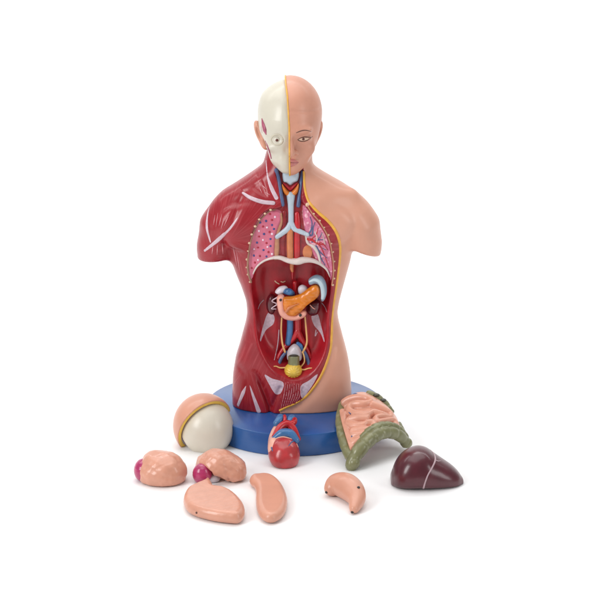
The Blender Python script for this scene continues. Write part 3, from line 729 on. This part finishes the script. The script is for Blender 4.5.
rest = sd(lambda x, y, z: smax(shell(x, y, z, Rr+1.6, 4.6), pl_(x, y, z, nse)-0.8, 0.5), lo, hi, 0.8)
ft = take(lambda x, y, z: np.maximum(-pl_(x, y, z, nse)+0.2, dome(x, y, z, Rr+0.7)))
rimp = take(lambda x, y, z: pl_(x, y, z, pol)+0.30*Rr-0.7)
part('scalp', rest, 'flesh_smooth', cap); part('fat_layer', ft, 'cap_fat', cap); part('cut_rim', rimp, 'cut_edge', cap)

# brain halves
bA = G([(160.5, 480)])[0]
def brA(x, y, z):
    X, Y = x-bA[0], y-bA[1]
    f = ell(X, Y, z, (1.5, -1, 7), (22.5, 20, 20))
    f = smin(f, ell(X, Y, z, (-4, 4, 14), (13, 13, 13)), 8); f = smin(f, ell(X, Y, z, (9, -2, 11), (14, 15, 14)), 8)
    f = f+wob(x, y, z, 0.36, 0.36)+0.25*wob(x, y, z, 0.8, 0.45, 2)
    return smax(f, 0.4-z, 3.5)
A = thing('brain_half', 'lumpy pink brain half with only a sliver of magenta at its left end', 'brain model', (bA[0], bA[1], 0), 'brain halves lying in front of the base')
part('cerebrum', sd(brA, (bA[0]-30, bA[1]-28, -1), (bA[0]+30, bA[1]+28, 36)), 'flesh', A)
c2 = bA+np.array([-15.6, 1, 9.6])
part('cerebellum', sd(lambda x, y, z: smax(ell(x, y, z, c2, (9.5, 12, 11.3))+0.06*np.sin(z*2.6), 0.4-z, 2), c2-14, c2+14, 0.7), 'cerebellum', A)
bB = G([(220.5, 479)])[0]
def brB(x, y, z):
    X, Y = x-bB[0], y-bB[1]
    f = ell(X, Y, z, (-2, 2, 11), (20, 18, 18)); f = smin(f, ell(X, Y, z, (11, 1, 8), (14, 16, 13)), 7)
    f = smin(f, ell(X, Y, z, (-12, 5, 9), (11, 13, 13)), 6)
    f = smax(f, -ell(X, Y, z, (-5, -16, -1), (13, 14, 9)), 4)
    f = smax(f, -ell(X, Y, z, (-19, -14, 5), (13, 14, 13.5)), 3)                       # notch under the lobe
    f = f+1.3*np.exp(-(((X-6)+0.35*(z-12))/1.6)**2)*np.clip((16-z)/8, 0, 1)*np.clip(-Y/6, 0, 1)
    f = f+wob(x, y, z, 0.40, 0.45, 1)+0.25*wob(x, y, z, 1.0, 0.5, 2)
    return smax(f, 0.4-z, 3.5)
B = thing('brain_half', 'arched pink brain half with a round magenta cerebellum exposed at its front left', 'brain model', (bB[0], bB[1], 0), 'brain halves lying in front of the base')
part('cerebrum', sd(brB, (bB[0]-32, bB[1]-28, -1), (bB[0]+34, bB[1]+28, 36)), 'flesh', B)
c3 = W([(202.3, 473.8)], bB[1]-7)[0]
part('cerebellum', sd(lambda x, y, z: smax(ell(x, y, z, c3, (9.3, 9.3, 10.4))+0.06*np.sin(z*2.4), 0.3-z, 2), c3-13, c3+13, 0.7), 'cerebellum', B)
c4 = G([(211, 483.5)])[0]  # pale grey lump put in for the shaded gap under the lobe
part('gap_fill', sd(lambda x, y, z: smax(ell(x, y, z, c4+np.array([1, 5, 3]), (7.5, 6, 4.2)), 0.3-z, 1.5), c4-12, c4+16, 0.7), 'rectum', B)

# lung halves: cushions lying on the ground
def cushion(P, hgt, edge, zz, f2=None, k=3.0, h=0.8, prof=None):
    F = Field2(G(P, zz)[:, :2], margin=14)
    def f(x, y, z):
        d = F(x, y); t = np.clip(-d/edge, 0, 1); H = hgt if prof is None else prof(x, y)
        up = H*np.sqrt(np.maximum(1-(1-t)**2, 0.0))
        a = z-zz-up*(1-zz/hgt); b = zz-up*(zz/hgt)*0.95-z
        r = np.maximum(np.maximum(a, b), d)
        if f2: r = r+f2(x, y, z)
        return smax(r*0.75, 0.25-z, 1.0)
    lo = np.r_[F.P.min(0)-3, -1]; hi = np.r_[F.P.max(0)+3, hgt+6]
    return sd(f, lo, hi, h), np.r_[F.P.mean(0), 0]
lc, o1 = cushion([(208.5, 480.8), (203, 484.5), (195, 488), (187.5, 492), (184, 498), (184, 504), (188, 510), (198, 514.5), (212, 518), (226, 520), (238, 520.5), (244, 516.5), (244.5, 509), (239.5, 501.5), (232, 495), (223, 491.3), (214.5, 490), (212, 485.5)], 12, 5.5, 5.0, lambda x, y, z: wob(x, y, z, 0.6, 0.08))
L1 = part('lung', lc, 'flesh', None, loc=o1); L1['label'] = 'flat pink lung with a pointed top, lying in front of the two brain halves'; L1['category'] = 'lung model'; L1['group'] = 'loose lungs'
q = G([(196.5, 511.5)], 7)[0]
part('magnet', ball(q+np.array([0, -1.0, -0.8]), (1.0, 1.0, 1.0), 8), 'cut_edge', L1)
ld, o2 = cushion([(249.6, 481), (252, 478), (258, 477.3), (265, 476.8), (273, 478.5), (280, 484), (285, 492), (287.3, 501), (286, 510), (281.5, 516.5), (274, 520.2), (266, 519.8), (260, 516), (256.6, 508.5), (255.8, 500), (256, 493), (254.5, 487), (251.2, 484)], 10.5, 6, 4.5)
L2 = part('lung', ld, 'flesh_smooth', None, loc=o2); L2['label'] = 'smooth crescent shaped pink lung standing alone in the middle of the front row'; L2['category'] = 'lung model'; L2['group'] = 'loose lungs'

# stomach
sp_ = np.array([(331.8, 488.6), (337, 484.4), (345, 485.6), (352.3, 490.7), (356.6, 498.8), (354.2, 508.8)]); sr = [7.0, 9.6, 11.6, 10.8, 7.8, 4.3]
sq_ = spline(np.c_[sp_, sr], 7); sp_ = sq_[:, :2]; sr = list(sq_[:, 2])
sg = [G([p], r*1.02)[0] for p, r in zip(sp_, sr)]
sto = thing('stomach', 'small curved pink stomach with dark magnet dots in front of the intestines', 'stomach model', (sg[14][0], sg[14][1], 0))
fst = lambda x, y, z: smax(chain(x, y, z, sg, sr, 1.2), 0.2-z, 1.5)
sl_ = np.array(sg); part('body', sd(fst, np.r_[sl_.min(0)[:2]-14, -1], np.r_[sl_.max(0)[:2]+14, 26]), 'flesh_smooth', sto)
for p in [(326.5, 492.3), (358.5, 487.5), (352.3, 512.2)]:
    qq = hit([p], fst)[0]; part('magnet', ball(qq, (1.5, 1.3, 1.3), 8), 'magnet', sto)

# liver
lt = np.array([(391, 475, 485, 8), (394.5, 463.5, 489, 17), (402, 453.5, 491.5, 22), (410, 448.5, 492.5, 25), (419, 445.8, 492.5, 26), (428, 447.6, 492.3, 25), (435, 453, 491.5, 23), (444, 459.0, 490.5, 20), (453, 465.0, 489, 16), (459.5, 471.5, 487, 11), (462.3, 475.5, 485.6, 7), (463.6, 480, 483.3, 2)])
tt = np.linspace(lt[0, 0], lt[-1, 0], 145); kk = np.exp(-0.5*(np.arange(-9, 10)/4.5)**2); kk /= kk.sum()
lt = np.stack([tt]+[np.convolve(np.pad(np.interp(tt, lt[:, 0], lt[:, j]), 9, mode='reflect', reflect_type='odd'), kk, 'valid') for j in (1, 2, 3)], 1)
gb = G(lt[:, [0, 2]]); lx = gb[:, 0]; ce = np.cos(0.36); se = np.sin(0.36)
cy = gb[:, 1]+lt[:, 3]
k_ = (lt[:, 2]-lt[:, 1])/1.075                           # seen height in units
hh = np.sqrt(np.maximum((k_-lt[:, 3]*se)**2-(lt[:, 3]*se)**2, 1))/ce
def liv(x, y, z):
    xs = np.clip(x, lx[0], lx[-1])
    b = np.interp(xs, lx, lt[:, 3])+0.01; c_ = np.interp(xs, lx, cy); h_ = np.interp(xs, lx, hh)
    u = (y-c_)/b; z0 = h_*0.22; v = np.where(z > z0, (z-z0)/(h_-z0), (z-z0)/(z0+1.5))
    r = (np.abs(u)**2.2+np.abs(v)**2.2+1e-9)**(1/2.2)
    f = (r-1)*np.minimum(b, h_)*0.8
    f = np.maximum(f, np.maximum(lx[0]-x, x-lx[-1]))
    return f
def livs(x, y, z):
    e = 2.2; return smax((liv(x-e, y, z)+liv(x+e, y, z)+liv(x, y, z)*2)/4, 0.25-z, 1.0)
lv = thing('liver', 'dark maroon glossy liver with a pale ligament line across it', 'liver model', (lx.mean(), cy.mean(), 0))
part('lobes', sd(livs, (lx[0]-5, cy.min()-32, -1), (lx[-1]+5, cy.max()+32, 50)), 'liver', lv)
lig = [strap([(430, 449.3), (434, 454), (435.3, 460), (432.5, 467), (428, 475), (425, 483), (423.2, 489.5)], [0.5, 0.8, 0.9, 0.8, 0.7, 0.7, 0.9], livs, 0.0, 0.6, 8), strap([(435.3, 460), (438, 461), (441, 460.6)], [0.9, 0.6, 0.2], livs, 0.0, 0.6, 8)]
part('ligament', join(*lig), 'ligament', lv)

# heart: leans with its great vessels on the rim of the base
hc = np.array([W([(283.6, 452)], -106)[0][0], -107.0, 0]); hc[2] = W([(283.6, 452)], -107)[0][2]
hax = np.array([0.02, 0.80, 0.60]); hax /= np.linalg.norm(hax); hside = np.array([1.0, 0, 0]); hside -= hax*(hside@hax); hside /= np.linalg.norm(hside); hnor = np.cross(hside, hax)
def HL(a, b, c_): return hc+hside*a+hax*b+hnor*c_
def hell(x, y, z, c_, r):
    X, Y, Z = x-hc[0], y-hc[1], z-hc[2]
    return ell(X*hside[0]+Y*hside[1]+Z*hside[2], X*hax[0]+Y*hax[1]+Z*hax[2], X*hnor[0]+Y*hnor[1]+Z*hnor[2], c_, r)
heart = thing('heart', 'red heart with blue and red vessels leaning on the front of the blue base', 'heart model', (hc[0], hc[1], 0))
fh = lambda x, y, z: smax(smin(hell(x, y, z, (0, 0, 0), (15.0, 17.5, 13.0)), hell(x, y, z, (2, -7, -1), (11.5, 11, 11)), 7)+wob(x, y, z, 0.3, 0.2), 0.3-z, 1.0)
part('ventricles', sd(fh, hc-24, hc+24, 0.7), 'heart_red', heart)
def hb(x, y, z):
    f = hell(x, y, z, (-2, 13, -3.5), (13.5, 15, 9.5)); f = smin(f, hell(x, y, z, (-3, 24, -5), (9.5, 12, 8)), 6)
    f = smin(f, hell(x, y, z, (-9, 4, 2), (6.5, 12, 8)), 4)
    inb = np.maximum(22.9-z+0.2, np.hypot(x+5, y)-90.4); return smax(np.maximum(f, -np.maximum(np.hypot(x+5, y)-90.6, z-23.3)), 0.3-z, 1)
part('atria', sd(hb, hc-(26, 28, 26), hc+(26, 48, 38), 0.8), 'heart_fat', heart)
def ht(P, R, mat_, name):
    p = spline(np.array([HL(*q) for q in P]), 6); return part(name, tube(p, R, seg=16), mat_, heart)
ht([(-9, 14, 5), (-4, 24, 6), (3, 29, 5.5), (9, 24, 4), (14, 14, 2)], [3.0, 3.6, 3.8, 3.4, 2.4], 'artery', 'aorta')
ht([(3, 28, 6), (9, 30.5, 5), (10, 35, 3.5)], [3.0, 3.0, 2.6], 'artery', 'aorta')
ht([(-10, 11, 5.5), (-2, 15.5, 8), (6, 15.5, 7.5), (12, 10, 6)], [2.6, 5.0, 5.2, 3.4], 'vein_blue', 'pulmonary_trunk')
ht([(-7, 32, 1), (-4.5, 36, 1), (-4, 39, 0)], [4.0, 4.4, 4.2], 'vein_blue', 'vena_cava')
ht([(4, 32, 1), (6, 36, 1), (7, 39, 0)], [4.0, 4.2, 3.8], 'vein_blue', 'vena_cava')
ht([(0, 31, 5), (0.5, 36, 4.5), (0, 39.5, 3)], [1.6, 1.7, 1.6], 'artery', 'carotid_artery')
cv = [strap([(269.5, 444), (271.5, 447.5), (272.5, 451)], [0.5, 1.1, 0.5], fh, 0.1, 0.5, 8), strap([(296.5, 440.5), (292, 441.8), (288.5, 446)], [0.9, 0.7, 0.3], fh, 0.1, 0.5, 8)]
part('coronary_vein', join(*cv), 'vein_slate', heart)
part('coronary_fat', join(strap([(269, 452), (270.5, 445), (275, 439.5), (282, 437), (289, 438.2), (295, 441), (298, 447)], [0.5, 0.9, 0.9, 0.8, 0.5], fh, 0.1, 0.6, 8)), 'heart_fat', heart)

# intestines: an arched plate lying over the edge of the base
FL = G([(353, 467)], 3)[0]; FR = G([(405.5, 447)], 6)[0]; BL = G([(341.5, 405)], 33)[0]; BR = G([(380, 404)], 31)[0]
print('intestine corners', FL, FR, BL, BR)
def patch(u, v):
    u = np.asarray(u, float)[..., None]; v = np.asarray(v, float)[..., None]
    a = FL+(FR-FL)*u; b = BL+(BR-BL)*u
    p = a+(b-a)*v
    ar = np.maximum(1-(2*u-1)**2, 0)**0.8
    hgt = (20-6*v)*ar+6*np.sin(np.pi*v)
    p = p+np.array([0, 0, 1.0])*hgt
    side = (FR-FL)/np.linalg.norm(FR-FL)
    p = p+side*(2*u-1)*6.5*np.sin(np.pi*np.clip(v, 0, 1)*0.9+0.1)
    return p
NU, NV = 150, 180
uu, vv = np.meshgrid(np.linspace(0.055, 0.98, NU), np.linspace(0.06, 1, NV), indexing='ij')
Pm = patch(uu, vv)
du_ = np.gradient(Pm, axis=0); dv_ = np.gradient(Pm, axis=1); Nm = np.cross(du_, dv_); Nm /= np.linalg.norm(Nm, axis=-1, keepdims=True)
wu, wv = 74.0, 96.0
traced = [[(90, 110), (130, 85), (200, 75), (255, 85), (275, 108), (230, 118), (160, 120), (125, 142), (130, 172), (180, 188), (250, 192), (290, 176), (330, 186), (372, 200)],
 [(285, 122), (330, 140), (370, 162), (405, 190), (398, 214), (350, 206), (308, 216), (320, 240), (370, 235), (420, 232), (440, 260), (400, 272), (350, 265)],
 [(250, 216), (190, 214), (130, 225), (115, 255), (160, 265), (220, 260), (255, 246), (288, 248), (295, 272), (258, 290), (200, 294), (150, 300), (158, 326), (220, 322), (280, 308), (340, 292), (400, 297), (460, 302)],
 [(75, 180), (60, 230), (65, 290), (90, 345), (120, 400), (145, 425)], [(95, 195), (88, 250), (106, 310), (128, 360), (160, 378), (200, 362)]]
pxg = (Pm+Nm*3.0).reshape(-1, 3)-CAM; pxz = pxg@FW
pxy = np.stack([300+FOC*(pxg@RT)/pxz, 300-FOC*(pxg@UP)/pxz], 1); uvg = np.stack([uu, vv], -1).reshape(-1, 2)
def touv(l):
    p = np.array(l, float)/6.667+np.array([330, 385])
    return [uvg[((pxy-q)**2).sum(1).argmin()] for q in p]
loops = [touv(l) for l in traced]
dm = np.full(uu.shape, 1e9)
for l in loops:
    P2 = spline(np.array(l), 6)*np.array([wu, wv]); dm = np.minimum(dm, seg_dist(uu*wu, vv*wv, P2, False))
ht_ = 6.0*np.sqrt(np.maximum(1-(dm/4.3)**2, 0))
ht_ = ht_*np.clip(vv*12-0.5, 0, 1)
top_ = Pm+Nm*(-0.6+ht_)[..., None]; bot_ = Pm-Nm*4.0
idx = np.arange(NU*NV).reshape(NU, NV)
def quads(I, flip=False):
    q = np.stack([I[:-1, :-1], I[1:, :-1], I[1:, 1:], I[:-1, 1:]], -1).reshape(-1, 4)
    if flip: q = q[:, ::-1]
    return np.vstack([q[:, :3], q[:, [0, 2, 3]]])
Vi = np.vstack([top_.reshape(-1, 3), bot_.reshape(-1, 3)]); M = NU*NV
Ti = [quads(idx), quads(idx+M, True)]
edge = np.r_[idx[:, 0], idx[-1, 1:], idx[::-1, -1][1:], idx[0, ::-1][1:-1]]; e2 = np.roll(edge, -1)
Ti += [np.stack([edge, edge+M, e2], 1), np.stack([e2, edge+M, e2+M], 1)]
it = thing('intestines', 'arched pink intestines framed by olive green colon, leaning on the edge of the blue base', 'intestine model', ((FL[0]+FR[0])/2, (FL[1]+BR[1])/2, 0))
part('small_intestine', (Vi, np.vstack(Ti)), 'bowel', it)
def colon(uvs, rad, lift, nb, n=120):
    p = resample(spline(np.array(uvs), 10), n); q = patch(p[:, 0], p[:, 1])
    e = 0.01; a = patch(p[:, 0]+e, p[:, 1])-q; b = patch(p[:, 0], p[:, 1]+e)-q; N = np.cross(a, b); N /= np.linalg.norm(N, axis=1, keepdims=True)
    t = np.linspace(0, 1, n); r = np.interp(t, np.linspace(0, 1, len(rad)), rad)
    r = r*(1-0.09*np.exp(-((t*nb % 1-0.5)/0.14)**2))
    return tube(q+N*lift, r, N, 0.95, 20)
part('colon', colon([(0.0, 0.03), (0.12, 0.04), (0.3, 0.05), (0.5, 0.06), (0.7, 0.06), (0.88, 0.06), (0.98, 0.06), (1.03, 0.05)], [6.4, 7.4, 7.4, 7.0, 6.6, 6.2, 5.4], 0.2, 7), 'olive', it)
part('colon', colon([(0.03, 0.0), (0.0, 0.25), (-0.01, 0.5), (0.0, 0.75), (0.04, 0.95)], [6.0, 5.6, 5.4, 5.0, 3.4], 0.3, 6), 'olive', it)
part('colon', colon([(0.14, 0.10), (0.3, 0.125), (0.5, 0.135), (0.7, 0.135), (0.88, 0.13), (1.0, 0.11)], [2.5, 4.6, 5.0, 4.8, 4.4, 3.2], 2.2, 8), 'olive', it)
cr = part('colon', colon([(0.72, 1.0), (0.86, 0.96), (0.96, 0.86), (1.0, 0.70)], [4.0, 5.4, 5.4, 2.8], -1.0, 3), 'olive', it)
part('colon', colon([(0.99, 0.10), (1.0, 0.25), (1.0, 0.4)], [5.0, 3.4, 2.0], -1.5, 3), 'olive', it)
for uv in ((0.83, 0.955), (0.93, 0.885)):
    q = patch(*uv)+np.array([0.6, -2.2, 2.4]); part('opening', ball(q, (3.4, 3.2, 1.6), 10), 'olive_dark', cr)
for tr_ in ([(150, 66), (168, 62), (188, 72)], [(108, 165), (112, 185), (126, 200)], [(126, 372), (133, 362), (136, 350)]):
    p = spline(np.array(touv(tr_)), 6); part('mesenteric_vein', tube(patch(p[:, 0], p[:, 1])+np.array([0, -2.2, 4.2]), 0.7, seg=8), 'vein_slate', it)

# ================================================================== SETTING
me = bpy.data.meshes.new('floor')                        # white sweep: ground that curves up far behind
pts = [(-9000, 0), (2600, 0)]; 
prof = [(-6000.0, 0.0)]+[(1500.0+900*math.sin(a), 900*(1-math.cos(a))) for a in np.linspace(0, math.pi/2, 24)]+[(2400.0, 3200.0)]
vx = []; fx = []
for y, z in prof: vx += [(-5000*S, y*S, z*S), (5000*S, y*S, z*S)]
for i in range(len(prof)-1): fx.append((2*i, 2*i+1, 2*i+3, 2*i+2))
me.from_pydata(vx, [], fx); me.materials.append(MAT['white_floor'])
me.polygons.foreach_set('use_smooth', np.ones(len(fx), bool)); fl = link(bpy.data.objects.new('floor', me)); fl['kind'] = 'structure'; fl['label'] = 'seamless white studio floor'

# ------------------------------------------------------------------ light
sc_ = bpy.context.scene
w = bpy.data.worlds.new('World'); sc_.world = w; w.use_nodes = True
bg = w.node_tree.nodes['Background']; bg.inputs[0].default_value = (1, 1, 1, 1); bg.inputs[1].default_value = 0.34
def area(name, loc, aim, sx_, sy_, power, col=(1, 1, 1)):
    d = bpy.data.lights.new(name, 'AREA'); d.shape = 'RECTANGLE'; d.size = sx_*S; d.size_y = sy_*S; d.energy = power; d.color = col
    o = link(bpy.data.objects.new(name, d)); o.location = np.array(loc)*S
    from mathutils import Vector
    v = Vector(np.array(aim, float)-np.array(loc, float)); o.rotation_euler = v.to_track_quat('-Z', 'Y').to_euler(); return o
area('overhead_softbox', (-100, 100, 1500), (0, 0, 0), 1400, 1400, 7.5)
area('left_softbox', (-1100, -900, 900), (0, 0, 150), 500, 900, 8.0)
area('right_softbox', (1300, -900, 700), (0, 0, 150), 400, 900, 3.2)
area('backdrop_light', (0, 1000, 1900), (0, 2000, 300), 4600, 400, 28)

cd = bpy.data.cameras.new('camera'); cam = link(bpy.data.objects.new('camera', cd)); cam.location = CAM*S
from mathutils import Matrix
cam.rotation_euler = Matrix(np.stack([RT, UP, -FW], 1).tolist()).to_euler()
cd.sensor_width = 36; cd.lens = 36*FOC/600; cd.clip_start = 0.01; cd.clip_end = 50
sc_.camera = cam
sc_.view_settings.view_transform = 'Standard'; sc_.view_settings.look = 'None'; sc_.view_settings.exposure = 0; sc_.view_settings.gamma = 1
